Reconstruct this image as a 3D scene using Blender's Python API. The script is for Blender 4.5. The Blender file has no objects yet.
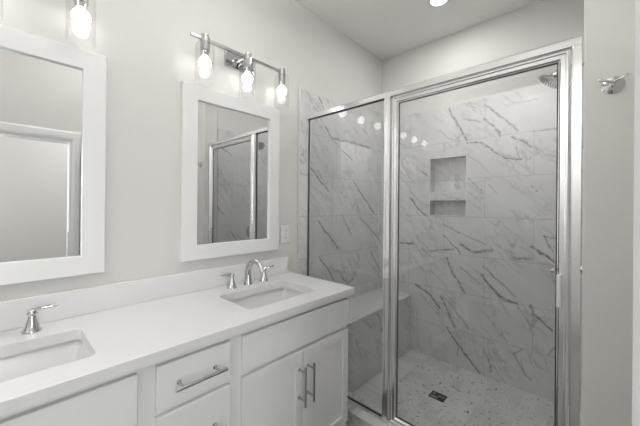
import bpy, bmesh, math, random
from mathutils import Vector, Matrix
random.seed(7)
C = bpy.context.scene.collection
SC = bpy.context.scene

# ------------------------------------------------------------------ camera
F_PX, YAW, PITCH, ROLL, CY, CAM_Z = 297.25, math.radians(43.18), math.radians(.067), math.radians(.5), 205.1, 1.325
cam = bpy.data.cameras.new('camera'); cam_o = bpy.data.objects.new('camera', cam); C.objects.link(cam_o)
fw = Vector((-math.sin(YAW)*math.cos(PITCH), math.cos(YAW)*math.cos(PITCH), math.sin(PITCH)))
rt = Vector((math.cos(YAW), math.sin(YAW), 0)); up = rt.cross(fw)
rt2 = rt*math.cos(ROLL) + up*math.sin(ROLL); up2 = -rt*math.sin(ROLL) + up*math.cos(ROLL)
m = Matrix((rt2, up2, -fw)).transposed().to_4x4(); m.translation = Vector((1.6, 0, CAM_Z))
cam_o.matrix_world = m
cam.sensor_fit = 'HORIZONTAL'; cam.sensor_width = 36; cam.lens = F_PX*36/640
cam.shift_y = -(213-CY)/640
cam.clip_start = .02
SC.camera = cam_o

# ------------------------------------------------------------------ light
SC.view_settings.view_transform = 'Standard'; SC.view_settings.look = 'None'
SC.view_settings.gamma = 1; SC.view_settings.use_curve_mapping = False
SC.view_settings.exposure = 0.02
BULB = 5.0          # emission of the vanity bulbs
CAN = 5.5            # watts of each recessed ceiling light
FILL_UP = 25.0        # watts of the added, unseen bowl that brightens the ceiling
HALL_FILL = 16.0  # watts of the added side fill in the hall
FILL_WASH = 29.0           # watts of the added, unseen bar washing the wall behind the camera
w = bpy.data.worlds.new('world'); SC.world = w; w.use_nodes = True
w.node_tree.nodes['Background'].inputs[0].default_value = (.75, .8, .9, 1)
w.node_tree.nodes['Background'].inputs[1].default_value = .6

def area_light(name, loc, rot, sx, sy, watts, col=(1, 1, 1)):
    l = bpy.data.lights.new(name, 'AREA'); l.shape = 'RECTANGLE'; l.size = sx; l.size_y = sy
    l.energy = watts; l.color = col
    o = bpy.data.objects.new(name, l); o.location = loc; o.rotation_euler = rot; C.objects.link(o); return o
area_light('added_uplight', (1.0, .70, 2.60), (math.radians(180), 0, 0), .26, .26, FILL_UP, (1, .99, .97))
area_light('added_wall_wash', (.86, -.98, 2.70), (math.radians(-42), 0, 0), 1.2, .10, FILL_WASH, (1, .995, .985))
area_light('hall_fill_top', (2.4, .9, 2.74), (0, 0, 0), .3, .3, 14, (1, .99, .97))  # added unseen light that brightens the hall
area_light('hall_fill_side', (2.97, -.24, 1.35), (0, math.radians(90), 0), 1.6, .36, HALL_FILL, (.97, .985, 1))  # added side fill through the doorway, the hall has no window

# ------------------------------------------------------------------ materials
def mat(name, col, rough=.5, metal=0, spec=.5, bump=0, bscale=200, coat=0):
    ma = bpy.data.materials.new(name); ma.use_nodes = True; nt = ma.node_tree
    b = nt.nodes['Principled BSDF']
    b.inputs['Base Color'].default_value = (*col, 1); b.inputs['Roughness'].default_value = rough
    b.inputs['Metallic'].default_value = metal; b.inputs['Specular IOR Level'].default_value = spec
    b.inputs['Coat Weight'].default_value = coat
    if bump:
        n = nt.nodes.new('ShaderNodeTexNoise'); n.inputs['Scale'].default_value = bscale
        tc = nt.nodes.new('ShaderNodeTexCoord'); nt.links.new(tc.outputs['Object'], n.inputs['Vector'])
        bu = nt.nodes.new('ShaderNodeBump'); bu.inputs['Strength'].default_value = bump; bu.inputs['Distance'].default_value = .002
        nt.links.new(n.outputs['Fac'], bu.inputs['Height']); nt.links.new(bu.outputs['Normal'], b.inputs['Normal'])
    return ma
def emit(name, col, s):
    ma = mat(name, (.9, .9, .9), .4); b = ma.node_tree.nodes['Principled BSDF']
    b.inputs['Emission Color'].default_value = (*col, 1); b.inputs['Emission Strength'].default_value = s
    return ma
def glass(name, tint, ior=1.5, rough=0.0, boost=1.0):
    ma = bpy.data.materials.new(name); ma.use_nodes = True; nt = ma.node_tree
    nt.nodes.remove(nt.nodes['Principled BSDF'])
    out = nt.nodes['Material Output']
    t = nt.nodes.new('ShaderNodeBsdfTransparent'); t.inputs[0].default_value = (*tint, 1)
    g = nt.nodes.new('ShaderNodeBsdfGlossy'); g.inputs['Roughness'].default_value = rough
    f = nt.nodes.new('ShaderNodeFresnel')
    ge = nt.nodes.new('ShaderNodeNewGeometry'); mr = nt.nodes.new('ShaderNodeMapRange')   # thin pane: the same reflectance from either side
    nt.links.new(ge.outputs['Backfacing'], mr.inputs[0]); mr.inputs[3].default_value = ior; mr.inputs[4].default_value = 1/ior
    nt.links.new(mr.outputs[0], f.inputs['IOR'])
    mu = nt.nodes.new('ShaderNodeMath'); mu.operation = 'MULTIPLY'; mu.inputs[1].default_value = boost; mu.use_clamp = True
    nt.links.new(f.outputs[0], mu.inputs[0])
    mx = nt.nodes.new('ShaderNodeMixShader'); nt.links.new(mu.outputs[0], mx.inputs[0])
    nt.links.new(t.outputs[0], mx.inputs[1]); nt.links.new(g.outputs[0], mx.inputs[2])
    nt.links.new(mx.outputs[0], out.inputs['Surface'])
    return ma
M = dict(
    paint=mat('wall_paint', (.68, .672, .655), .75, spec=.25, bump=.12, bscale=260),
    ceil=mat('ceiling_paint', (.90, .89, .865), .85, spec=.2, bump=.15, bscale=160),
    trim=mat('trim_paint', (.80, .805, .81), .35),
    cabinet=mat('cabinet_paint', (.80, .805, .81), .38),
    dark=mat('cabinet_inside', (.25, .24, .23), .8),
    quartz=mat('white_quartz', (.75, .75, .755), .22, coat=.2),
    porcelain=mat('white_porcelain', (.74, .74, .75), .14, coat=.4),
    chrome=mat('polished_chrome', (.60, .60, .61), .07, 1),
    brushed=mat('brushed_nickel', (.50, .50, .51), .22, 1),
    alu=mat('bright_aluminium', (.90, .90, .91), .19, 1),
    mirror=mat('mirror_silver', (.86, .865, .87), .0, 1),
    black=mat('dark_gasket', (.03, .03, .03), .5),
    grate=mat('drain_black', (.02, .02, .02), .4),
    plastic=mat('white_plastic', (.80, .80, .78), .35),
    bulb=emit('bulb_glow', (1, .985, .96), BULB),
    lens=emit('ceiling_lens_glow', (1, .985, .96), 14),
    glass=glass('shower_glass', (.965, .968, .968), 1.5, 0, 1.2),
    shade=glass('shade_glass', (.985, .985, .985), 1.45, .03, .45),
    lobe=emit('bulb_lobe_glow', (1, .985, .96), .5),  # glow put into the colour of the added lobe
    edge=mat('tile_edge_trim', (.72, .73, .73), .3, .5),
    plank=None,
)
def N(nt, t, **kw):
    n = nt.nodes.new(t)
    for k, v in kw.items(): setattr(n, k, v)
    return n
def math_n(nt, op, a, b=None, clamp=False, c=None):
    n = N(nt, 'ShaderNodeMath', operation=op); n.use_clamp = clamp
    for i, x in enumerate((a, b, c)):
        if x is None: continue
        if isinstance(x, (int, float)): n.inputs[i].default_value = x
        else: nt.links.new(x, n.inputs[i])
    return n.outputs[0]

# one marble vein: a soft line from A to B
def vein(nt, P, A, D, W, S, prev):
    sub = N(nt, 'ShaderNodeVectorMath', operation='SUBTRACT'); nt.links.new(P, sub.inputs[0]); sub.inputs[1].default_value = A
    dot = N(nt, 'ShaderNodeVectorMath', operation='DOT_PRODUCT'); nt.links.new(sub.outputs[0], dot.inputs[0]); dot.inputs[1].default_value = D/max(D.length_squared, 1e-6)
    t = math_n(nt, 'ADD', dot.outputs['Value'], 0.0, clamp=True)
    sc = N(nt, 'ShaderNodeVectorMath', operation='SCALE'); sc.inputs[0].default_value = D; nt.links.new(t, sc.inputs['Scale'])
    di = N(nt, 'ShaderNodeVectorMath', operation='DISTANCE'); nt.links.new(sub.outputs[0], di.inputs[0]); nt.links.new(sc.outputs[0], di.inputs[1])
    r = math_n(nt, 'MULTIPLY_ADD', di.outputs['Value'], -1.0/W, c=1.0, clamp=True)
    s = math_n(nt, 'MULTIPLY', r, S*1.35)
    return s if prev is None else math_n(nt, 'MAXIMUM', s, prev)

VEINS_FAR = [(0.668, 2.15, 0.736, 2.012, 3, 0.8), (0.736, 2.012, 0.814, 1.864, 3, 0.8), (0.788, 2.049, 0.911, 1.999, 2, 0.6), (0.945, 2.13, 1.07, 1.989, 2.5, 0.7), (1.07, 1.989, 1.165, 1.887, 2.5, 0.7), (0.935, 2.015, 1.004, 1.951, 3, 0.8), (1.004, 1.951, 1.049, 1.873, 3, 0.8), (0.815, 1.851, 0.924, 1.835, 2.4, 0.8), (0.924, 1.835, 1.072, 1.695, 2.4, 0.8), (1.072, 1.695, 1.182, 1.674, 2.4, 0.8), (1.124, 1.852, 1.245, 1.762, 3, 0.9), (1.254, 1.865, 1.383, 1.857, 2, 0.6), (1.09, 2.097, 1.272, 2.091, 1.5, 0.35), (1.145, 1.768, 1.182, 1.674, 1.5, 0.5), (0.586, 1.982, 0.724, 1.863, 1.5, 0.4), (0.231, 1.719, 0.348, 1.557, 2, 0.5), (0.385, 1.67, 0.496, 1.597, 2, 0.6), (0.829, 1.55, 0.939, 1.432, 2, 0.5), (1.264, 1.76, 1.288, 1.704, 2, 0.5), (0.316, 1.476, 0.397, 1.381, 1.5, 0.4), (0.823, 1.748, 0.995, 1.576, 1.2, 0.35), (0.973, 1.496, 1.041, 1.418, 1.5, 0.4), (1.247, 1.473, 1.285, 1.436, 2, 0.5), (0.317, 1.409, 0.398, 1.309, 3, 0.8), (0.398, 1.309, 0.475, 1.242, 3, 0.8), (0.227, 0.978, 0.36, 0.984, 4, 0.7), (0.621, 1.17, 0.769, 1.11, 1.5, 0.5), (0.769, 1.11, 0.953, 1.032, 1.5, 0.5), (0.628, 1.086, 0.763, 0.946, 2, 0.6), (0.77, 1.015, 0.858, 0.962, 4, 0.7), (0.858, 0.962, 0.995, 0.985, 4, 0.7), (0.523, 0.933, 0.705, 0.967, 3, 0.6), (1.151, 0.947, 1.241, 0.958, 5, 0.6), (1.25, 1.044, 1.389, 0.946, 3, 0.9), (1.315, 1.129, 1.371, 1.016, 1.5, 0.6), (1.315, 1.124, 1.4, 1.113, 2, 0.6), (0.657, 0.892, 0.706, 0.774, 3, 0.7), (0.706, 0.774, 0.806, 0.623, 3, 0.7), (0.779, 0.826, 0.921, 0.717, 2.5, 0.45), (0.936, 0.857, 1.046, 0.766, 1.8, 0.6), (1.046, 0.766, 1.153, 0.664, 1.8, 0.6), (0.932, 0.789, 1.002, 0.694, 3.5, 0.9), (1.002, 0.694, 1.09, 0.625, 3.5, 0.9), (1.09, 0.625, 1.163, 0.618, 3.5, 0.9), (0.382, 0.602, 0.511, 0.554, 3, 0.9), (0.511, 0.554, 0.599, 0.45, 3, 0.9), (0.42, 0.535, 0.6, 0.382, 1.5, 0.4), (0.612, 0.561, 0.723, 0.323, 3, 0.7), (0.632, 0.565, 0.839, 0.332, 1.8, 0.6), (1.163, 0.606, 1.234, 0.504, 1.5, 0.4), (1.249, 0.621, 1.272, 0.566, 2.5, 0.8), (1.272, 0.566, 1.365, 0.481, 2.5, 0.8), (0.509, 0.757, 0.653, 0.653, 1.2, 0.35), (0.662, 0.298, 0.758, 0.181, 2.6, 0.9), (0.758, 0.181, 0.915, 0.016, 2.6, 0.9), (0.697, 0.276, 0.758, 0.14, 1.2, 0.5), (0.758, 0.14, 0.759, 0.079, 1.2, 0.5), (0.948, 0.194, 1.001, 0.095, 2, 0.6), (1.001, 0.095, 0.995, 0.048, 2, 0.6), (1.147, 0.24, 1.217, 0.124, 2, 0.6), (1.217, 0.124, 1.253, 0.095, 2, 0.6), (1.147, 0.24, 1.203, 0.289, 2, 0.5), (1.383, 0.37, 1.356, 0.305, 2, 0.5)]
VEINS_LEFT = [(1.755, 1.944, 1.829, 1.877, 3.5, 0.8), (1.829, 1.877, 2.378, 1.877, 3.5, 0.8), (1.829, 1.861, 2.099, 1.73, 2, 0.6), (2.126, 1.91, 2.157, 1.755, 1.5, 0.4), (1.58, 1.624, 1.786, 1.437, 2.5, 0.7), (2.131, 1.539, 2.456, 1.251, 3, 0.8), (1.966, 1.241, 2.108, 1.062, 2, 0.6), (1.672, 1.2, 1.917, 0.975, 2.5, 0.7), (2.226, 1.218, 2.568, 0.991, 2.5, 0.6), (1.531, 2.166, 1.707, 2.075, 2, 0.4), (1.556, 2.15, 1.654, 2.043, 1.3, 0.6), (1.673, 2.164, 1.701, 2.131, 2.4, 0.8), (1.701, 2.131, 1.729, 2.072, 2.4, 0.8), (1.675, 1.192, 1.912, 0.975, 1.6, 0.6), (1.699, 0.918, 1.835, 0.768, 2.4, 0.6), (2.411, 0.881, 2.626, 0.632, 2, 0.7), (2.433, 0.754, 2.583, 0.616, 1.5, 0.5), (1.714, 0.896, 1.9, 0.675, 2, 0.7), (1.949, 0.724, 2.052, 0.657, 2.6, 0.7), (2.052, 0.657, 2.142, 0.68, 2.6, 0.7), (1.819, 0.832, 1.915, 0.771, 1.5, 0.4)]
VEINS_BENCH = [(1.969, 0.522, 2.055, 0.426, 2.5, 0.7), (2.055, 0.426, 2.074, 0.327, 2.5, 0.7), (1.828, 0.488, 1.922, 0.405, 2, 0.5), (1.725, 0.38, 1.807, 0.209, 2, 0.4)]

def marble(name, axis, segs, seed=0, grout=True, u_off=0.0, auto=0):
    """Large-format marble tile in running bond. axis: which world axis runs along the wall."""
    ma = bpy.data.materials.new(name); ma.use_nodes = True; nt = ma.node_tree; L = nt.links
    b = nt.nodes['Principled BSDF']
    geo = N(nt, 'ShaderNodeNewGeometry'); sep = N(nt, 'ShaderNodeSeparateXYZ'); L.new(geo.outputs['Position'], sep.inputs[0])
    u = sep.outputs[axis]; v = sep.outputs['Z']
    if axis == 'XY': pass
    uv = N(nt, 'ShaderNodeCombineXYZ')
    L.new(math_n(nt, 'ADD', u, u_off), uv.inputs[0]); L.new(v, uv.inputs[1])
    # ragged edges
    def jit(scale, amp):
        n = N(nt, 'ShaderNodeTexNoise'); n.inputs['Scale'].default_value = scale; n.inputs['Detail'].default_value = 5
        L.new(uv.outputs[0], n.inputs['Vector'])
        s = N(nt, 'ShaderNodeVectorMath', operation='SUBTRACT'); L.new(n.outputs['Color'], s.inputs[0]); s.inputs[1].default_value = (.5, .5, .5)
        s2 = N(nt, 'ShaderNodeVectorMath', operation='MULTIPLY'); L.new(s.outputs[0], s2.inputs[0]); s2.inputs[1].default_value = (amp, amp, 0)
        a = N(nt, 'ShaderNodeVectorMath', operation='ADD'); L.new(uv.outputs[0], a.inputs[0]); L.new(s2.outputs[0], a.inputs[1])
        return a.outputs[0]
    P = jit(14, .045)
    rnd = random.Random(seed)
    segs = list(segs)
    for i in range(auto):
        x = rnd.uniform(-.2, 3); z = rnd.uniform(0, 2.2); l = rnd.uniform(.08, .22); a = rnd.uniform(-1.25, -.5)
        segs.append((x, z, x+l*math.cos(a), z+l*math.sin(a), rnd.uniform(1.5, 3), rnd.uniform(.4, .8)))
    prev = None
    for (ax, az, bx, bz, wd, st) in segs:
        prev = vein(nt, P, (ax, az, 0), Vector((bx-ax, bz-az, 0)), wd*.0036+.0025, st, prev)
    # faint field veins, running down to the right
    mp = N(nt, 'ShaderNodeMapping'); mp.inputs['Scale'].default_value = (1.0, 2.8, 1)
    mp.inputs['Location'].default_value = (seed*1.7, seed*.9, 0)
    m0 = N(nt, 'ShaderNodeMapping'); m0.inputs['Rotation'].default_value = (0, 0, math.radians(50)); L.new(jit(5, .10), m0.inputs['Vector']); L.new(m0.outputs[0], mp.inputs['Vector'])
    n1 = N(nt, 'ShaderNodeTexNoise'); n1.inputs['Scale'].default_value = 2.6; n1.inputs['Detail'].default_value = 7; n1.inputs['Roughness'].default_value = .62
    L.new(mp.outputs[0], n1.inputs['Vector'])
    d = math_n(nt, 'ABSOLUTE', math_n(nt, 'SUBTRACT', n1.outputs['Fac'], .5))
    fl = N(nt, 'ShaderNodeMapRange'); fl.inputs[1].default_value = 0; fl.inputs[2].default_value = .026; fl.inputs[3].default_value = 1; fl.inputs[4].default_value = 0
    L.new(d, fl.inputs[0])
    n2 = N(nt, 'ShaderNodeTexNoise'); n2.inputs['Scale'].default_value = 3.3; n2.inputs['Detail'].default_value = 3; L.new(uv.outputs[0], n2.inputs['Vector'])
    msk = N(nt, 'ShaderNodeMapRange'); msk.inputs[1].default_value = .38; msk.inputs[2].default_value = .62; L.new(n2.outputs['Fac'], msk.inputs[0])
    faint = math_n(nt, 'MULTIPLY', math_n(nt, 'MULTIPLY', fl.outputs[0], msk.outputs[0]), .5)
    # veins broken up by fine noise
    n3 = N(nt, 'ShaderNodeTexNoise'); n3.inputs['Scale'].default_value = 38; n3.inputs['Detail'].default_value = 4; L.new(uv.outputs[0], n3.inputs['Vector'])
    br = N(nt, 'ShaderNodeMapRange'); br.inputs[1].default_value = .33; br.inputs[2].default_value = .6; br.inputs[3].default_value = .35; br.inputs[4].default_value = 1.25
    L.new(n3.outputs['Fac'], br.inputs[0])
    if prev:
        strong = math_n(nt, 'MULTIPLY', prev, br.outputs[0], clamp=True)
        tot = math_n(nt, 'MAXIMUM', strong, faint, clamp=True)
    else: tot = faint
    # clouds
    cl = N(nt, 'ShaderNodeTexNoise'); cl.inputs['Scale'].default_value = 2.2; cl.inputs['Detail'].default_value = 4; L.new(mp.outputs[0], cl.inputs['Vector'])
    cr = N(nt, 'ShaderNodeMix', data_type='RGBA'); L.new(cl.outputs['Fac'], cr.inputs[0])
    cr.inputs[6].default_value = (.56, .565, .575, 1); cr.inputs[7].default_value = (.77, .775, .78, 1)
    vm = N(nt, 'ShaderNodeMix', data_type='RGBA'); L.new(tot, vm.inputs[0]); L.new(cr.outputs[2], vm.inputs[6]); vm.inputs[7].default_value = (.20, .20, .21, 1)
    col = vm.outputs[2]
    if grout:
        bk = N(nt, 'ShaderNodeTexBrick'); bk.offset = .5; bk.offset_frequency = 2; bk.squash = 1
        sh = N(nt, 'ShaderNodeVectorMath', operation='ADD'); L.new(uv.outputs[0], sh.inputs[0]); sh.inputs[1].default_value = (0, .014, 0)
        L.new(sh.outputs[0], bk.inputs['Vector'])
        bk.inputs['Scale'].default_value = 1; bk.inputs['Mortar Size'].default_value = .0016; bk.inputs['Mortar Smooth'].default_value = .1
        bk.inputs['Brick Width'].default_value = .63; bk.inputs['Row Height'].default_value = .314
        gm = N(nt, 'ShaderNodeMix', data_type='RGBA'); L.new(bk.outputs['Fac'], gm.inputs[0]); L.new(col, gm.inputs[6]); gm.inputs[7].default_value = (.40, .40, .40, 1)
        col = gm.outputs[2]
    L.new(col, b.inputs['Base Color'])
    b.inputs['Roughness'].default_value = .22
    return ma
def near_band(z0, z1):
    return [q for q in VEINS_FAR if min(q[1], q[3]) < z1+.04 and max(q[1], q[3]) > z0-.04]
FAR_BANDS = (-.1, .615, .93, 1.56, 1.874, 2.3)
for i in range(5): M['marble_far_%d' % i] = marble('marble_tile_far_%d' % i, 'X', near_band(FAR_BANDS[i], FAR_BANDS[i+1]), 1)
M['marble_far'] = M['marble_far_3']
M['marble_left'] = marble('marble_tile_left', 'Y', VEINS_LEFT, 2)
M['marble_right'] = marble('marble_tile_right', 'Y', [], 3, auto=26)
M['marble_bench'] = marble('marble_slab_bench', 'Y', VEINS_BENCH, 4, grout=False)
M['marble_curb'] = marble('marble_slab_curb', 'X', [(.38, .02, .47, -.03, 2, .6), (.9, .04, 1.0, -.02, 2, .5)], 5, grout=False)

def mosaic():
    ma = bpy.data.materials.new('marble_mosaic_floor'); ma.use_nodes = True; nt = ma.node_tree; L = nt.links
    b = nt.nodes['Principled BSDF']
    geo = N(nt, 'ShaderNodeNewGeometry')
    mp = N(nt, 'ShaderNodeMapping'); mp.inputs['Rotation'].default_value = (0, 0, math.radians(90)); L.new(geo.outputs['Position'], mp.inputs['Vector'])
    bk = N(nt, 'ShaderNodeTexBrick'); bk.offset = .5; L.new(mp.outputs[0], bk.inputs['Vector'])
    bk.inputs['Scale'].default_value = 1; bk.inputs['Mortar Size'].default_value = .0018; bk.inputs['Mortar Smooth'].default_value = .2
    bk.inputs['Brick Width'].default_value = .15; bk.inputs['Row Height'].default_value = .072
    bk.inputs['Color1'].default_value = (0, 0, 0, 1); bk.inputs['Color2'].default_value = (1, 1, 1, 1); bk.inputs['Mortar'].default_value = (.5, .5, .5, 1)
    # short dark flecks, two directions
    fac = None
    for rot, sx, sy, sc, off in ((20, 1, 3.6, 15, 0), (-38, 1, 3.8, 16, 5.3), (75, 1, 3.4, 14, 11)):
        m2 = N(nt, 'ShaderNodeMapping'); m2.inputs['Rotation'].default_value = (0, 0, math.radians(rot)); m2.inputs['Location'].default_value = (off, off, 0)
        L.new(geo.outputs['Position'], m2.inputs['Vector'])
        m3 = N(nt, 'ShaderNodeMapping'); m3.inputs['Scale'].default_value = (sx, sy, 1); L.new(m2.outputs[0], m3.inputs['Vector'])
        n = N(nt, 'ShaderNodeTexNoise'); n.inputs['Scale'].default_value = sc; n.inputs['Detail'].default_value = 3; n.inputs['Roughness'].default_value = .6
        L.new(m3.outputs[0], n.inputs['Vector'])
        r = N(nt, 'ShaderNodeMapRange'); r.inputs[1].default_value = .632; r.inputs[2].default_value = .68; L.new(n.outputs['Fac'], r.inputs[0])
        fac = r.outputs[0] if fac is None else math_n(nt, 'MAXIMUM', fac, r.outputs[0])
    base = N(nt, 'ShaderNodeMix', data_type='RGBA'); L.new(bk.outputs['Color'], base.inputs[0])
    base.inputs[6].default_value = (.58, .585, .595, 1); base.inputs[7].default_value = (.70, .705, .71, 1)
    f2 = math_n(nt, 'MULTIPLY', fac, .95)
    v = N(nt, 'ShaderNodeMix', data_type='RGBA'); L.new(f2, v.inputs[0]); L.new(base.outputs[2], v.inputs[6]); v.inputs[7].default_value = (.08, .08, .085, 1)
    g = N(nt, 'ShaderNodeMix', data_type='RGBA'); L.new(bk.outputs['Fac'], g.inputs[0]); L.new(v.outputs[2], g.inputs[6]); g.inputs[7].default_value = (.70, .70, .70, 1)
    L.new(g.outputs[2], b.inputs['Base Color']); b.inputs['Roughness'].default_value = .4
    return ma
M['mosaic'] = mosaic()
def plank():
    ma = bpy.data.materials.new('floor_plank'); ma.use_nodes = True; nt = ma.node_tree; L = nt.links
    b = nt.nodes['Principled BSDF']; geo = N(nt, 'ShaderNodeNewGeometry')
    bk = N(nt, 'ShaderNodeTexBrick'); L.new(geo.outputs['Position'], bk.inputs['Vector']); bk.inputs['Scale'].default_value = 1
    bk.inputs['Brick Width'].default_value = 1.2; bk.inputs['Row Height'].default_value = .18; bk.inputs['Mortar Size'].default_value = .001
    bk.inputs['Color1'].default_value = (.16, .155, .15, 1); bk.inputs['Color2'].default_value = (.19, .185, .18, 1); bk.inputs['Mortar'].default_value = (.04, .04, .04, 1)
    L.new(bk.outputs['Color'], b.inputs['Base Color']); b.inputs['Roughness'].default_value = .45
    return ma
M['plank'] = plank()

# ------------------------------------------------------------------ mesh helpers
ORG = {}
def obj(name, bm, ma, parent=None, smooth=None):
    """Link a bmesh as ONE mesh object; coordinates are given in the thing's frame (world for single things)."""
    if parent is not None and parent.name in ORG and ORG[parent.name].length:
        bmesh.ops.translate(bm, verts=bm.verts, vec=-ORG[parent.name])
    bmesh.ops.recalc_face_normals(bm, faces=bm.faces)
    me = bpy.data.meshes.new(name); bm.to_mesh(me); bm.free()
    if smooth:
        for p in me.polygons: p.use_smooth = True
        try: me.set_sharp_from_angle(angle=math.radians(smooth))
        except Exception: pass
    me.materials.append(M[ma]); o = bpy.data.objects.new(name, me); C.objects.link(o)
    if parent is not None:
        o.parent = parent; ORG[o.name] = ORG.get(parent.name, Vector())
    return o
def tag(o, label, cat, group=None):
    o['label'] = label; o['category'] = cat
    if group: o['group'] = group
    return o
def thing(name, label, cat, loc=(0, 0, 0), group=None):
    o = bpy.data.objects.new(name, None); C.objects.link(o); o.location = loc; o.empty_display_size = .05
    ORG[o.name] = Vector(loc); return tag(o, label, cat, group)
def struct(name, bm, ma, parent=None):
    o = obj(name, bm, ma, parent)
    if parent is None: o['kind'] = 'structure'
    return o
def dup(o, parent=None):
    c = o.copy(); C.objects.link(c); c.parent = parent
    for ch in list(o.children): dup(ch, c)
    return c

def box(bm, x0, x1, y0, y1, z0, z1, bev=0, seg=1):
    r = bmesh.ops.create_cube(bm, size=1)
    for v in r['verts']:
        v.co = Vector(((x0+x1)/2 + v.co.x*(x1-x0), (y0+y1)/2 + v.co.y*(y1-y0), (z0+z1)/2 + v.co.z*(z1-z0)))
    if bev:
        es = list({e for v in r['verts'] for e in v.link_edges})
        bmesh.ops.bevel(bm, geom=es, offset=bev, segments=seg, profile=.5, affect='EDGES')
    return bm
def B(*a, **k): return box(bmesh.new(), *a, **k)
def frame_of(d):
    d = Vector(d).normalized(); a = Vector((0, 0, 1)) if abs(d.z) < .9 else Vector((1, 0, 0))
    u = d.cross(a).normalized(); return u, d.cross(u).normalized()
def lathe(bm, prof, origin, axis=(0, 0, 1), n=24, caps=True, sq=(1, 1)):
    """prof: list of (radius, height along axis)."""
    origin = Vector(origin); ax = Vector(axis).normalized(); u, v = frame_of(ax)
    rings = []
    for r, h in prof:
        if r < 1e-6: rings.append([bm.verts.new(origin+ax*h)]); continue
        rings.append([bm.verts.new(origin+ax*h+(u*math.cos(2*math.pi*i/n)*sq[0]+v*math.sin(2*math.pi*i/n)*sq[1])*r) for i in range(n)])
    for a, b in zip(rings[:-1], rings[1:]):
        for i in range(n):
            j = (i+1) % n
            if len(a) == 1 and len(b) == 1: continue
            if len(a) == 1: bm.faces.new((a[0], b[i], b[j]))
            elif len(b) == 1: bm.faces.new((a[i], a[j], b[0]))
            else: bm.faces.new((a[i], a[j], b[j], b[i]))
    if caps:
        for r in (rings[0], rings[-1]):
            if len(r) > 1: bm.faces.new(r)
    return bm
def tube(bm, pts, rads, n=14, caps=True):
    pts = [Vector(p) for p in pts]; rings = []
    if isinstance(rads, (int, float)): rads = [rads]*len(pts)
    d0 = (pts[1]-pts[0]).normalized(); u, v = frame_of(d0)
    for i, p in enumerate(pts):
        d = (pts[min(i+1, len(pts)-1)]-pts[max(i-1, 0)]).normalized()
        u = (u-d*u.dot(d)).normalized(); v = d.cross(u)
        rings.append([bm.verts.new(p+(u*math.cos(2*math.pi*k/n)+v*math.sin(2*math.pi*k/n))*rads[i]) for k in range(n)])
    for a, b in zip(rings[:-1], rings[1:]):
        for i in range(n):
            j = (i+1) % n; bm.faces.new((a[i], a[j], b[j], b[i]))
    if caps: bm.faces.new(rings[0]); bm.faces.new(rings[-1])
    return bm
def bez(p0, p1, p2, p3, n=14):
    p0, p1, p2, p3 = map(Vector, (p0, p1, p2, p3)); o = []
    for i in range(n+1):
        t = i/n; o.append(p0*(1-t)**3+p1*3*t*(1-t)**2+p2*3*t*t*(1-t)+p3*t**3)
    return o
def rrect(u0, u1, v0, v1, r, n=6):
    o = []
    for cx, cy, a0 in ((u1-r, v1-r, 0), (u0+r, v1-r, 90), (u0+r, v0+r, 180), (u1-r, v0+r, 270)):
        for i in range(n+1):
            a = math.radians(a0+90*i/n); o.append((cx+r*math.cos(a), cy+r*math.sin(a)))
    return o
def slab(mp, outer, holes, w0, w1, cham=0):
    """Plate in the (u,v) plane between depths w0 and w1 (w1 = front), with through holes."""
    bm = bmesh.new()
    def fill(w, ocham):
        loops = []
        ol = outer
        if ocham:
            (a0, b0), (a1, b1) = (min(p[0] for p in outer), min(p[1] for p in outer)), (max(p[0] for p in outer), max(p[1] for p in outer))
            ol = [(min(max(p[0], a0+ocham), a1-ocham), min(max(p[1], b0+ocham), b1-ocham)) for p in outer]
        es = []
        for lp in [ol]+holes:
            vs = [bm.verts.new(mp(u, v, w)) for u, v in lp]; loops.append(vs)
            es += [bm.edges.new((vs[i], vs[(i+1) % len(vs)])) for i in range(len(vs))]
        bmesh.ops.triangle_fill(bm, use_beauty=True, use_dissolve=False, edges=es)
        return loops
    front = fill(w1, cham); back = fill(w0, 0)
    if cham:
        mid = [bm.verts.new(mp(u, v, w1-cham)) for u, v in outer]
        chain = [(front[0], mid), (mid, back[0])]
    else: chain = [(front[0], back[0])]
    chain += list(zip(front[1:], back[1:]))
    for a, b in chain:
        for i in range(len(a)):
            j = (i+1) % len(a); bm.faces.new((a[i], a[j], b[j], b[i]))
    return bm
def mitre(bm, mp, u0, u1, v0, v1, prof, sides='LRTB', close=True):
    """Mitred rectangular frame; prof: closed list of (inset, depth)."""
    rings = [[bm.verts.new(mp(u, v, h)) for u, v in ((u0+d, v0+d), (u1-d, v0+d), (u1-d, v1-d), (u0+d, v1-d))] for d, h in prof]
    prs = list(zip(rings, rings[1:]+rings[:1])) if close else list(zip(rings[:-1], rings[1:]))
    for a, b in prs:
        for i in range(4):
            j = (i+1) % 4; bm.faces.new((a[i], a[j], b[j], b[i]))
    return bm
YZ = lambda u, v, w: Vector((w, u, v))        # u=Y, v=Z, depth = X
XZ = lambda u, v, w: Vector((u, -w, v))       # u=X, v=Z, depth towards the room (-Y)
XY = lambda u, v, w: Vector((u, v, w))
def rect(u0, u1, v0, v1): return [(u0, v0), (u1, v0), (u1, v1), (u0, v1)]
def extrude_poly(bm, pts, mp, w0, w1):
    a = [bm.verts.new(mp(u, v, w0)) for u, v in pts]; b = [bm.verts.new(mp(u, v, w1)) for u, v in pts]
    bm.faces.new(a); bm.faces.new(b)
    for i in range(len(a)):
        j = (i+1) % len(a); bm.faces.new((a[i], a[j], b[j], b[i]))
    return bm

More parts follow.
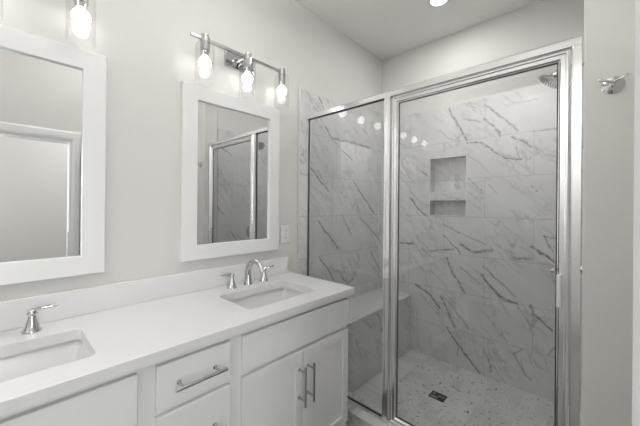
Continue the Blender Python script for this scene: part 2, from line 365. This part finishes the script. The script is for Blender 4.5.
# ------------------------------------------------------------------ setting
CEIL = 2.79; FL = -.05; FAR = 2.595; NEAR = -1.6; XR = 1.72; XS = 1.555; YS = 1.49; TOP = 2.18
struct('floor', B(-.1, 3.1, NEAR-.1, 1.46, FL-.1, FL), 'plank')
struct('ceiling', B(-.1, 3.1, NEAR-.1, FAR+.1, CEIL, CEIL+.1), 'ceil')
struct('wall_left', B(-.1, 0, NEAR-.1, FAR+.1, FL-.1, CEIL), 'paint')
# far wall with the pocket of the niche
NX0, NX1, NZ0, NZ1 = .508, .808, 1.252, 1.745
fb = slab(XZ, rect(0, 1.57, FL-.1, CEIL), [rect(NX0-.006, NX1+.006, NZ0-.006, NZ1+.006)], -(FAR+.1), -FAR)
box(fb, NX0-.01, NX1+.01, FAR+.092, FAR+.1, NZ0-.01, NZ1+.01)
struct('wall_far', fb, 'paint')
struct('wall_near', B(0, XR+.11, NEAR-.1, NEAR, FL-.1, CEIL), 'paint')
# right wall with the doorway the camera stands in
DY0, DY1, DZ = -.42, .40, 1.86
rw = bmesh.new()
box(rw, XR, XR+.11, NEAR, DY0, FL-.1, CEIL); box(rw, XR, XR+.11, DY1, YS, FL-.1, CEIL); box(rw, XR, XR+.11, DY0, DY1, DZ, CEIL)
struct('wall_right', rw, 'paint')
st = bmesh.new()
box(st, XS, XR+.11, YS, 1.64, FL-.1, CEIL, bev=.006, seg=3)
struct('wall_shower_end', st, 'paint')
struct('wall_shower_side', B(1.566, XR+.11, 1.64, FAR+.1, FL-.1, CEIL), 'paint')
# hallway beyond the doorway
struct('wall_hall_near', B(XR+.11, 3.1, -.60, -.50, FL-.1, CEIL), 'paint')
struct('wall_hall', B(3.0, 3.1, -.50, 1.5, FL-.1, CEIL), 'paint')
struct('wall_hall_end', B(XR+.11, 3.0, 1.4, 1.5, FL-.1, CEIL), 'paint')
# tile cladding of the shower
YT = 1.469
struct('wall_left_tile', B(0, .010, YT+.004, FAR, FL, TOP), 'marble_left')
struct('trim_1', B(0, .013, YT-.002, YT+.004, FL, TOP, bev=.002), 'edge')
ft = slab(XZ, rect(.010, 1.556, FL, TOP), [rect(NX0, NX1, NZ0, NZ1)], -FAR, -(FAR-.010))
for z in FAR_BANDS[1:-1]:
    bmesh.ops.bisect_plane(ft, geom=ft.verts[:]+ft.edges[:]+ft.faces[:], plane_co=(0, 0, z), plane_no=(0, 0, 1))
fo = struct('wall_far_tile', ft, 'marble_far_0')
for i in range(1, 5): fo.data.materials.append(M['marble_far_%d' % i])
for p in fo.data.polygons:
    p.material_index = max(i for i in range(5) if p.center.z > FAR_BANDS[i] or i == 0)
struct('wall_right_tile', B(1.556, 1.566, 1.645, FAR, FL, TOP), 'marble_right')
# niche
nb = bmesh.new()
mitre(nb, XZ, NX0-.005, NX1+.005, NZ0-.005, NZ1+.005, [(0, -(FAR-.0095)), (.005, -(FAR-.0095)), (.005, -(FAR+.085)), (0, -(FAR+.085))])
box(nb, NX0-.005, NX1+.005, FAR+.085, FAR+.091, NZ0-.005, NZ1+.005)
struct('wall_niche', nb, 'marble_far')
struct('trim_2', B(NX0, NX1, FAR-.011, FAR+.085, 1.376, 1.449, bev=.002), 'marble_far')   # niche shelf
et = mitre(bmesh.new(), XZ, NX0-.004, NX1+.004, NZ0-.004, NZ1+.004, [(0, -(FAR-.010)), (0, -(FAR-.0125)), (.006, -(FAR-.0125)), (.006, -(FAR-.010))])
struct('trim_3', et, 'edge')
# shower floor, border and curb
struct('floor_shower', B(0, XS, 1.64, FAR, -.04, 0), 'mosaic')
struct('floor_border', B(.34, .50, 1.64, FAR-.010, -.01, .003, bev=.001), 'marble_bench')
struct('trim_4', B(.012, 1.556, 1.478, 1.640, FL, .05, bev=.003), 'marble_curb')
# casing of the doorway (both jambs and the head)
def casing():
    bm = bmesh.new()
    pr = [(0, 0), (0, .012), (.012, .018), (.045, .016), (.06, .010), (.06, 0)]
    X = lambda h: XR-h
    y0, y1, z1, z0 = DY0-.06, DY1+.06, DZ+.075, FL
    rings = []
    for d, h in pr:
        k = d*(.075/.06)
        rings.append([bm.verts.new((X(h), y0+d, z0)), bm.verts.new((X(h), y0+d, z1-k)), bm.verts.new((X(h), y1-d, z1-k)), bm.verts.new((X(h), y1-d, z0))])
    for a, b in zip(rings, rings[1:]+rings[:1]):
        for i in range(3): bm.faces.new((a[i], a[i+1], b[i+1], b[i]))
    box(bm, XR-.002, XR+.112, DY0, DY0+.018, FL, DZ); box(bm, XR-.002, XR+.112, DY1-.018, DY1, FL, DZ); box(bm, XR-.002, XR+.112, DY0+.018, DY1-.018, DZ-.018, DZ)
    return bm
struct('trim_5', casing(), 'trim')
struct('baseboard_near', B(0, XR, NEAR, NEAR+.013, FL, FL+.11, bev=.003), 'trim')
struct('baseboard_left', B(0, .013, NEAR+.013, -.45, FL, FL+.11, bev=.003), 'trim')
struct('baseboard_shower_end', B(XS+.002, XR-.002, YS-.013, YS, FL, FL+.11, bev=.003), 'trim')
# entrance door leaf, swung right back against the right wall
P0, P1 = Vector((1.6305, .465)), Vector((1.6785, 1.19)); dd = (P1-P0).normalized(); nn = Vector((dd.y, -dd.x)); ll = (P1-P0).length
def leaf(u, v, w):      # u along the leaf, v up, w out of the face that looks into the room
    q = P0+dd*u-nn*w; return Vector((q.x, q.y, v))
lf = slab(leaf, rect(0, ll, FL+.01, DZ-.02), [], -.035, 0, cham=.0015)
for z0, z1 in ((.12, .84), (.98, DZ-.14)):
    mitre(lf, leaf, .10, ll-.10, z0, z1, [(0, 0), (.004, .004), (.018, .004), (.026, 0)], close=False)
door = struct('door_1', lf, 'trim')
for z in (.12, .87, 1.62):
    h = bmesh.new(); tube(h, [leaf(-.008, z, -.004), leaf(-.008, z+.1, -.004)], .006, 10)
    obj('hinge', h, 'chrome', door, 30)
sp = box(bmesh.new(), XR-.0005, XR+.05, DY1-.0195, DY1-.0182, .87, 1.08)
obj('strike_plate', sp, 'chrome', bpy.data.objects['trim_5'])

# ------------------------------------------------------------------ shower bench
bn = B(.011, .338, 1.645, FAR-.011, 0.001, .485, bev=.002)
t = thing('shower_bench', 'marble tiled bench built along the left side of the shower', 'bench', (.17, 2.1, 0))
obj('base', bn, 'marble_bench', t)
obj('seat', B(.011, .343, 1.645, FAR-.011, .485, .510, bev=.003), 'marble_left', t)

# ------------------------------------------------------------------ vanity
XF = .543      # face frame
van = thing('vanity_cabinet', 'long white shaker bathroom vanity cabinet under the quartz countertop', 'cabinet', (0.27, .476, FL))
VY0, VY1 = -.398, 1.358
cb = bmesh.new()      # open-topped carcass
zb = FL+.10
box(cb, XF-.019, XF, VY0, VY1, zb, .8165, bev=.001); box(cb, 0.001, .013, VY0, VY1, zb, .8165)
for y in (VY0, .315, .625, VY1-.018): box(cb, .013, XF-.019, y, y+.018, zb, .8165)
for a, b in ((VY0+.018, .315), (.333, .625), (.643, VY1-.018)): box(cb, .013, XF-.019, a, b, zb, zb+.018)
obj('body', cb, 'cabinet', van)
obj('toe_kick', B(0.001, XF-.07, VY0+.005, VY1-.005, FL+.0005, FL+.10), 'dark', van)
def slab_front(y0, y1, z0, z1):
    return mitre_panel(y0, y1, z0, z1, 0)
def mitre_panel(y0, y1, z0, z1, rail):
    bm = bmesh.new(); T = XF+.020
    prof = [(0, XF), (0, T-.002), (.002, T)]
    if rail: prof += [(rail, T), (rail+.002, T-.007)]
    mitre(bm, YZ, y0, y1, z0, z1, prof, close=False)
    bm.verts.ensure_lookup_table(); bm.faces.new(bm.verts[-4:]); bm.faces.new(bm.verts[:4])
    return bm
def pull(parent, p0, p1):
    """Bar pull on two posts; p0/p1 are (y,z) ends of the bar."""
    bm = bmesh.new(); T = XF+.020
    tube(bm, [(T+.045, *p0), (T+.045, *p1)], .0058, 14)
    a, b = Vector((0, *p0)), Vector((0, *p1)); d = (b-a).normalized()*.026
    for q in (a+d, b-d): lathe(bm, [(.0075, 0), (.0075, .003), (.0048, .004), (.0048, .045)], (T, q.y, q.z), (1, 0, 0), 12)
    obj('handle', bm, 'brushed', parent, 40)
for y0, y1 in ((-.377, .289), (.663, 1.351)):
    obj('false_drawer_front', slab_front(y0, y1, .647, .797), 'cabinet', van)
dz = [(.647, .797), (.385, .629), (.10, .367)]
for z0, z1 in dz:
    d = obj('drawer', slab_front(.343, .609, z0, z1), 'cabinet', van)
    zc = (z0+z1)/2
    pull(d, (.386, zc), (.568, zc))
for y0, y1, hy in ((-.377, -.0465, -.071), (-.0425, .289, -.015), (.663, .9955, .970), (.9985, 1.351, 1.027)):
    d = obj('door', mitre_panel(y0, y1, .10, .629, .045), 'cabinet', van)
    pull(d, (hy, .384), (hy, .568))

CT = .855; CY0, CY1 = -.435, 1.392
SK = [(-.018, 'left'), (.978, 'right')]
SX0, SX1, SH = .178, .464, .221
ct = thing('countertop', 'white quartz countertop spanning the vanity with two sink cutouts', 'countertop', (.29, .476, .82))
holes = [rrect(SX0, SX1, c-SH, c+SH, .025) for c, _ in SK]
obj('worktop', slab(XY, rect(0.001, .572, CY0, CY1), holes, .817, CT, cham=.003), 'quartz', ct)
tag(obj('backsplash', B(0.001, .020, CY0, 1.366, CT, .965, bev=.002), 'quartz'), 'low white quartz backsplash strip along the wall behind both faucets', 'backsplash')

def sink(c, label):
    t = thing('sink', label, 'sink', (.32, c, .70), 'undermount sinks in the countertop')
    bm = bmesh.new()
    lv = [(-.030, .8165, .03), (.012, .8165, .025), (.012, .806, .025), (.004, .79, .03), (-.014, .700, .05), (-.040, .672, .06), (-.085, .665, .05)]
    rings = []
    for d, z, r in lv:
        pts = rrect(SX0-d if d > -.02 or z < .8 else SX0+d, SX1+d, c-SH-d, c+SH+d, r) if not (d == -.030) else rrect(SX0-.025, SX1+.025, c-SH-.025, c+SH+.025, .03)
        rings.append([bm.verts.new((x, y, z)) for x, y in pts])
    for a, b in zip(rings[:-1], rings[1:]):
        for i in range(len(a)):
            j = (i+1) % len(a); bm.faces.new((a[i], a[j], b[j], b[i]))
    bm.faces.new(rings[-1])
    o = obj('basin', bm, 'porcelain', t, 40)
    dr = lathe(bmesh.new(), [(.030, 0), (.030, .003), (.024, .005), (.020, .003), (.018, .006), (.010, .009), (0, .010)], (.30, c, .6655))
    obj('drain_stopper', dr, 'chrome', t, 40)
sink(SK[0][0], 'white rectangular undermount sink at the left end of the countertop, cut by the photo edge')
sink(SK[1][0], 'white rectangular undermount sink near the shower end of the countertop')

def faucet(c, label):
    t = thing('faucet', label, 'faucet', (.095, c, CT), 'widespread chrome faucets')
    z = CT
    sp = bmesh.new()
    lathe(sp, [(.026, 0), (.026, .004), (.023, .010), (.020, .035), (.0180, .060)], (.085, c, z), n=24)
    pts = [(.085, c, z+.055)]+bez((.085, c, z+.075), (.092, c, z+.158), (.196, c, z+.168), (.220, c, z+.102), 16)
    tube(sp, pts, [.0185]+[.0180-.0070*i/16 for i in range(17)], 16)
    lathe(sp, [(.0125, 0), (.0125, .012)], Vector((.2225, c, z+.092)), Vector((-.027, 0, .077)), 16)
    obj('spout', sp, 'chrome', t, 45)
    obj('lift_rod', lathe(bmesh.new(), [(.003, 0), (.003, .055), (.0065, .060), (.005, .070), (0, .072)], (.060, c, z), n=12), 'chrome', t, 45)
    for s in (-1, 1):
        y = c+s*.110
        h = lathe(bmesh.new(), [(.0265, 0), (.0265, .004), (.0225, .010), (.0170, .030), (.0120, .050), (.0105, .060), (.0140, .064), (.0150, .068), (.0120, .074), (.0085, .081), (0, .084)], (.090, y, z))
        ho = obj('handle', h, 'chrome', t, 45)
        lv = bmesh.new()
        p = bez((.090, y, z+.074), (.090, y+s*.020, z+.086), (.092, y+s*.042, z+.078), (.094, y+s*.074, z+.084), 10)
        tube(lv, p, [.0085, .008, .007, .0062, .006, .006, .0064, .007, .0074, .0068, .004], 12)
        obj('lever', lv, 'chrome', ho, 50)
faucet(-.035, 'chrome two-handle faucet behind the left sink, mostly outside the photo')
faucet(.997, 'chrome arched two-handle faucet behind the sink near the shower')

# ------------------------------------------------------------------ mirrors
def mirror(c, label):
    t = thing('framed_mirror', label, 'mirror', (0, c, 1.49), 'white framed mirrors over the vanity')
    y0, y1, z0, z1 = c-.3195, c+.3195, 1.026, 1.966
    fr = mitre(bmesh.new(), YZ, y0, y1, z0, z1, [(0, .0008), (0, .028), (.002, .030), (.078, .030), (.080, .028), (.080, .0008)])
    obj('frame', fr, 'trim', t)
    obj('mirror_glass', B(.004, .016, y0+.0803, y1-.0803, z0+.0803, z1-.0803), 'mirror', t)
mirror(-.015, 'large white framed mirror at the far left, over the left sink')
mirror(.952, 'white framed mirror over the sink nearest the shower')

# ------------------------------------------------------------------ vanity lights
def vanity_light(c, label):
    t = thing('vanity_light', label, 'wall light', (0, c, 2.19), 'three-bulb chrome vanity lights')
    X, Z = .085, 2.192
    obj('back_plate', B(0.0008, .020, c-.105, c+.085, 2.132, 2.238, bev=.003, seg=2), 'chrome', t)
    bar = bmesh.new(); box(bar, X-.008, X+.008, c-.335, c+.275, Z-.008, Z+.008, bev=.001)
    tube(bar, [(.018, c, Z), (X-.002, c, Z)], .010, 14)
    obj('bar', bar, 'chrome', t, 40)
    for k, y in enumerate((c-.26, c, c+.26)):
        so = lathe(bmesh.new(), [(.012, .030), (.020, .026), (.021, .014), (.0245, .010), (.0245, -.060), (.020, -.064), (.018, -.084), (.0, -.084)], (X, y, Z-.003), n=24)
        so = obj('socket', so, 'chrome', t, 40)
        sh = lathe(bmesh.new(), [(.022, 2.176), (.034, 2.174), (.045, 2.160), (.048, 2.145), (.048, 1.965), (.0455, 1.965), (.0455, 2.145), (.043, 2.158), (.033, 2.1715), (.022, 2.1735)], (X, y, 0), n=32, caps=False)
        obj('glass_shade', sh, 'shade', t, 50)
        bu = lathe(bmesh.new(), [(.012, 2.1049), (.013, 2.102)]+[(.032*math.sin(math.radians(a)), 2.070+.032*math.cos(math.radians(a))) for a in range(28, 180, 14)]+[(0, 2.038)], (X, y, 0), n=24)
        bu = obj('bulb', bu, 'bulb', t, 60)
        lo = lathe(bmesh.new(), [(0, 2.0385)]+[(.027*math.sin(math.radians(a)), 2.0125+.026*math.cos(math.radians(a))) for a in range(15, 180, 15)]+[(0, 1.9865)], (X, y, 0), n=20)  # added lobe imitating the second patch of glow below the bulb
        obj('glow_lobe', lo, 'lobe', bu, 60)
vanity_light(-.052, 'chrome three-bulb vanity light above the far left mirror, cut by the photo edge')
vanity_light(.980, 'chrome three-bulb vanity light above the mirror nearest the shower')

# ------------------------------------------------------------------ outlet plate
t = thing('wall_outlet', 'white duplex outlet plate on the wall between mirror and shower', 'outlet', (0, 1.348, 1.122))
obj('cover_plate', B(.0006, .007, 1.306, 1.390, 1.060, 1.184, bev=.003, seg=2), 'plastic', t)
for z in (1.146, 1.098):
    so = obj('socket', B(.007, .0095, 1.351, 1.365, z-.016, z+.016, bev=.0012), 'plastic', t)
    sl = bmesh.new(); box(sl, .0095, .0099, 1.341, 1.343, z-.004, z+.008); box(sl, .0095, .0099, 1.353, 1.355, z-.004, z+.007); obj('slots', sl, 'black', so)
obj('screw', lathe(bmesh.new(), [(.003, 0), (.003, .001), (0, .0015)], (.007, 1.348, 1.122), (1, 0, 0), 10), 'chrome', t)

# ------------------------------------------------------------------ shower enclosure
YF = 1.555
fix = thing('shower_fixed_panel', 'silver framed fixed glass panel on the left of the shower front', 'shower panel', (.34, YF, .05))
# head rail over the whole opening
prof = [(YF-.024, 1.962), (YF-.024, 1.990), (YF-.018, 1.997), (YF-.010, 1.992), (YF+.012, 1.992), (YF+.020, 1.985), (YF+.020, 1.962), (YF+.006, 1.962), (YF+.006, 1.970), (YF-.006, 1.970), (YF-.006, 1.962)]
hr = bmesh.new(); XH = lambda u, v, w: Vector((w, u, v))
extrude_poly(hr, prof, XH, .012, 1.549); obj('head_rail', hr, 'alu', fix)
sl = bmesh.new()
extrude_poly(sl, [(YF-.022, .0505), (YF-.022, .062), (YF-.012, .072), (YF-.006, .072), (YF-.006, .064), (YF+.006, .064), (YF+.006, .072), (YF+.020, .072), (YF+.020, .0505)], XH, .012, 1.549)
obj('sill_track', sl, 'alu', fix)
obj('wall_jamb', extrude_poly(bmesh.new(), [(.0105, YF-.016), (.026, YF-.016), (.026, YF-.006), (.018, YF-.006), (.018, YF+.006), (.026, YF+.006), (.026, YF+.016), (.0105, YF+.016)], XY, .072, 1.962), 'alu', fix)
# centre post, with ridges
PX0, PX1 = .672, .716
pp = [(PX0, YF-.016), (PX0+.004, YF-.024), (PX0+.014, YF-.024), (PX0+.016, YF-.019), (PX1-.014, YF-.019), (PX1-.010, YF-.026), (PX1-.001, YF-.026), (PX1-.001, YF+.018), (PX0+.010, YF+.018), (PX0, YF+.014)]
obj('centre_post', extrude_poly(bmesh.new(), pp, XY, .072, 1.962), 'alu', fix)
obj('glass', B(.0262, PX0-.0002, YF-.003, YF+.003, .0722, 1.9618), 'glass', fix)
gk = mitre(bmesh.new(), XZ, .0262, PX0, .072, 1.962, [(0, -(YF+.003)), (0, -(YF-.006)), (.004, -(YF-.006)), (.004, -(YF+.003))])
obj('gasket', gk, 'black', fix)

obj('side_jamb', extrude_poly(bmesh.new(), [(1.518, YF+.016), (1.518, YF-.016), (1.524, YF-.022), (1.5485, YF-.022), (1.5485, YF+.016)], XY, .072, 1.962), 'alu', fix)
DX0, DX1, DB, DT = .722, 1.514, .078, 1.956
dr = thing('shower_door', 'silver framed hinged glass shower door beside the right wall end', 'shower door', (1.1, YF, .07))
Yd = YF-.006
dp = [(0, -(Yd+.014)), (0, -(Yd-.012)), (.006, -(Yd-.016)), (.012, -(Yd-.016)), (.015, -(Yd-.011)), (.030, -(Yd-.011)), (.034, -(Yd-.004)), (.038, -(Yd-.002)), (.038, -(Yd+.014))]
obj('door_frame', mitre(bmesh.new(), XZ, DX0, DX1, DB, DT, dp), 'alu', dr)
obj('glass', B(DX0+.0382, DX1-.0382, Yd-.001, Yd+.005, DB+.0382, DT-.0382), 'glass', dr)
gk = mitre(bmesh.new(), XZ, DX0+.038, DX1-.038, DB+.038, DT-.038, [(0, -(Yd+.006)), (0, -(Yd-.0025)), (.004, -(Yd-.0025)), (.004, -(Yd+.006))])
obj('gasket', gk, 'black', dr)
hd = box(bmesh.new(), 1.477, 1.493, Yd-.034, Yd-.0165, .925, 1.056, bev=.004, seg=2)
o = obj('handle', hd, 'plastic', dr); o['label'] = 'white plastic pull'
kb = lathe(bmesh.new(), [(.004, 0), (.004, .010), (.007, .012), (.008, .018), (.004, .021), (0, .022)], (1.464, Yd-.001, 1.068), (0, -1, 0), 14)
obj('knob', kb, 'brushed', dr, 40)

# ------------------------------------------------------------------ shower fittings
SY = 2.10
t = thing('shower_sprayer', 'chrome round shower head on an arm from the right tiled wall', 'shower head', (1.556, SY, 2.03))
obj('flange', lathe(bmesh.new(), [(.030, 0), (.028, .006), (.013, .012)], (1.5555, SY, 2.085), (-1, 0, 0)), 'chrome', t, 40)
arm = tube(bmesh.new(), bez((1.550, SY, 2.085), (1.49, SY, 2.110), (1.46, SY, 2.105), (1.428, SY, 2.072), 10), .0095)
obj('arm', arm, 'chrome', t, 40)
ax = Vector((-.62, -.10, -.78)).normalized()
hdm = lathe(bmesh.new(), [(.013, -.012), (.017, 0), (.015, .016), (.030, .030), (.058, .046), (.062, .052), (.062, .060), (.056, .062), (0, .062)], Vector((1.428, SY, 2.072)), ax, 28)
ho = obj('head', hdm, 'chrome', t, 35)
nz = bmesh.new(); u, v = frame_of(ax)
for r, k in ((.012, 6), (.028, 12), (.044, 18)):
    for i in range(k):
        a = 2*math.pi*i/k; p = Vector((1.428, SY, 2.072))+ax*.0621+(u*math.cos(a)+v*math.sin(a))*r
        lathe(nz, [(.0022, 0), (.0015, .003)], p, ax, 6)
obj('nozzles', nz, 'black', ho)
t = thing('shower_valve', 'round chrome shower valve on the right tiled wall, seen in the mirror', 'shower valve', (1.556, SY, 1.0))
obj('escutcheon', lathe(bmesh.new(), [(.080, 0), (.078, .006), (.030, .012), (.028, .030), (.018, .034)], (1.5555, SY, 1.0), (-1, 0, 0), 28), 'chrome', t, 40)
obj('lever', tube(bmesh.new(), bez((1.528, SY, 1.0), (1.505, SY, .99), (1.505, SY, .95), (1.50, SY, .92), 8), [.014, .012, .010, .009, .008, .008, .008, .009, .006]), 'chrome', t, 40)

t = thing('floor_drain', 'small rectangular dark drain with chrome insert in the shower floor', 'drain', (.79, 2.08, 0))
Lx0, Lx1, Ly0, Ly1 = .737, .840, 2.040, 2.122
obj('rim', mitre(bmesh.new(), XY, Lx0, Lx1, Ly0, Ly1, [(0, 0.0005), (0, .004), (.006, .004), (.006, .0005)]), 'grate', t)
obj('grate', B(Lx0+.006, Lx1-.006, Ly0+.006, Ly1-.006, .0005, .0015), 'grate', t)
ins = bmesh.new()
box(ins, Lx0+.010, Lx0+.060, Ly0+.010, Ly0+.030, .0015, .0035); box(ins, Lx0+.052, Lx1-.010, Ly0+.036, Ly1-.028, .0015, .0035); box(ins, Lx0+.012, Lx0+.030, Ly0+.050, Ly1-.014, .0015, .0035)
obj('insert', ins, 'brushed', t)

# ------------------------------------------------------------------ robe hook
t = thing('robe_hook', 'polished chrome double robe hook on the narrow wall right of the shower', 'hook', (1.636, YS, 1.772))
obj('back_plate', lathe(bmesh.new(), [(.031, 0), (.031, .004), (.026, .008), (.012, .011), (.007, .014), (.007, .028)], (1.634, YS, 1.764), (0, -1, 0), 28), 'chrome', t, 40)
hk = bmesh.new()
for s in (-1, 1):
    tube(hk, bez((1.634, YS-.026, 1.766), (1.634+s*.010, YS-.044, 1.770), (1.634+s*.024, YS-.044, 1.772), (1.634+s*.038, YS-.040, 1.781), 10), [.007, .006, .0048, .0042, .004, .004, .004, .0042, .0046, .005, .003], 12)
obj('prongs', hk, 'chrome', t, 50)

# ------------------------------------------------------------------ recessed ceiling light and added fill fixtures
def can(x, y, label, watts=CAN):
    t = thing('recessed_light', label, 'ceiling light', (x, y, CEIL))
    obj('trim_ring', lathe(bmesh.new(), [(.075, -.0005), (.075, -.004), (.056, -.009), (.052, -.004), (.052, -.0005)], (x, y, CEIL), n=36, caps=False), 'trim', t, 40)
    obj('lens', lathe(bmesh.new(), [(.053, -.001), (.053, -.005), (0, -.007)], (x, y, CEIL), n=36), 'lens', t, 40)
    l = bpy.data.lights.new('recessed_lamp', 'AREA'); l.shape = 'DISK'; l.size = .10; l.energy = watts; l.color = (1, .985, .96)
    o = bpy.data.objects.new('recessed_lamp', l); o.location = (0, 0, -.012); o.parent = t; C.objects.link(o)
can(.765, 2.10, 'round recessed ceiling light above the shower')
t = thing('added_bowl_light', 'added bowl uplight over the middle of the room, unseen, brightens the ceiling', 'ceiling light', (1.0, .70, CEIL))  # added unseen fixture around the fill uplight
obj('canopy', lathe(bmesh.new(), [(.07, -.0005), (.068, -.02), (.012, -.03), (.010, -.275)], (1.0, .70, CEIL), n=28), 'chrome', t, 40)
obj('bowl', lathe(bmesh.new(), [(.205, -.175), (.200, -.215), (.160, -.260), (.09, -.285), (.0, -.290), (.0, -.283), (.09, -.278), (.156, -.253), (.195, -.212), (.200, -.175)], (1.0, .70, CEIL), n=36, caps=False), 'porcelain', t, 40)
t = thing('added_linear_light', 'added linear fill light washing the wall behind the camera, unseen', 'ceiling light', (.86, -.95, CEIL))  # added unseen housing beside the fill wash
obj('housing', B(.22, 1.50, -.93, -.89, CEIL-.11, CEIL-.0008, bev=.003), 'trim', t)
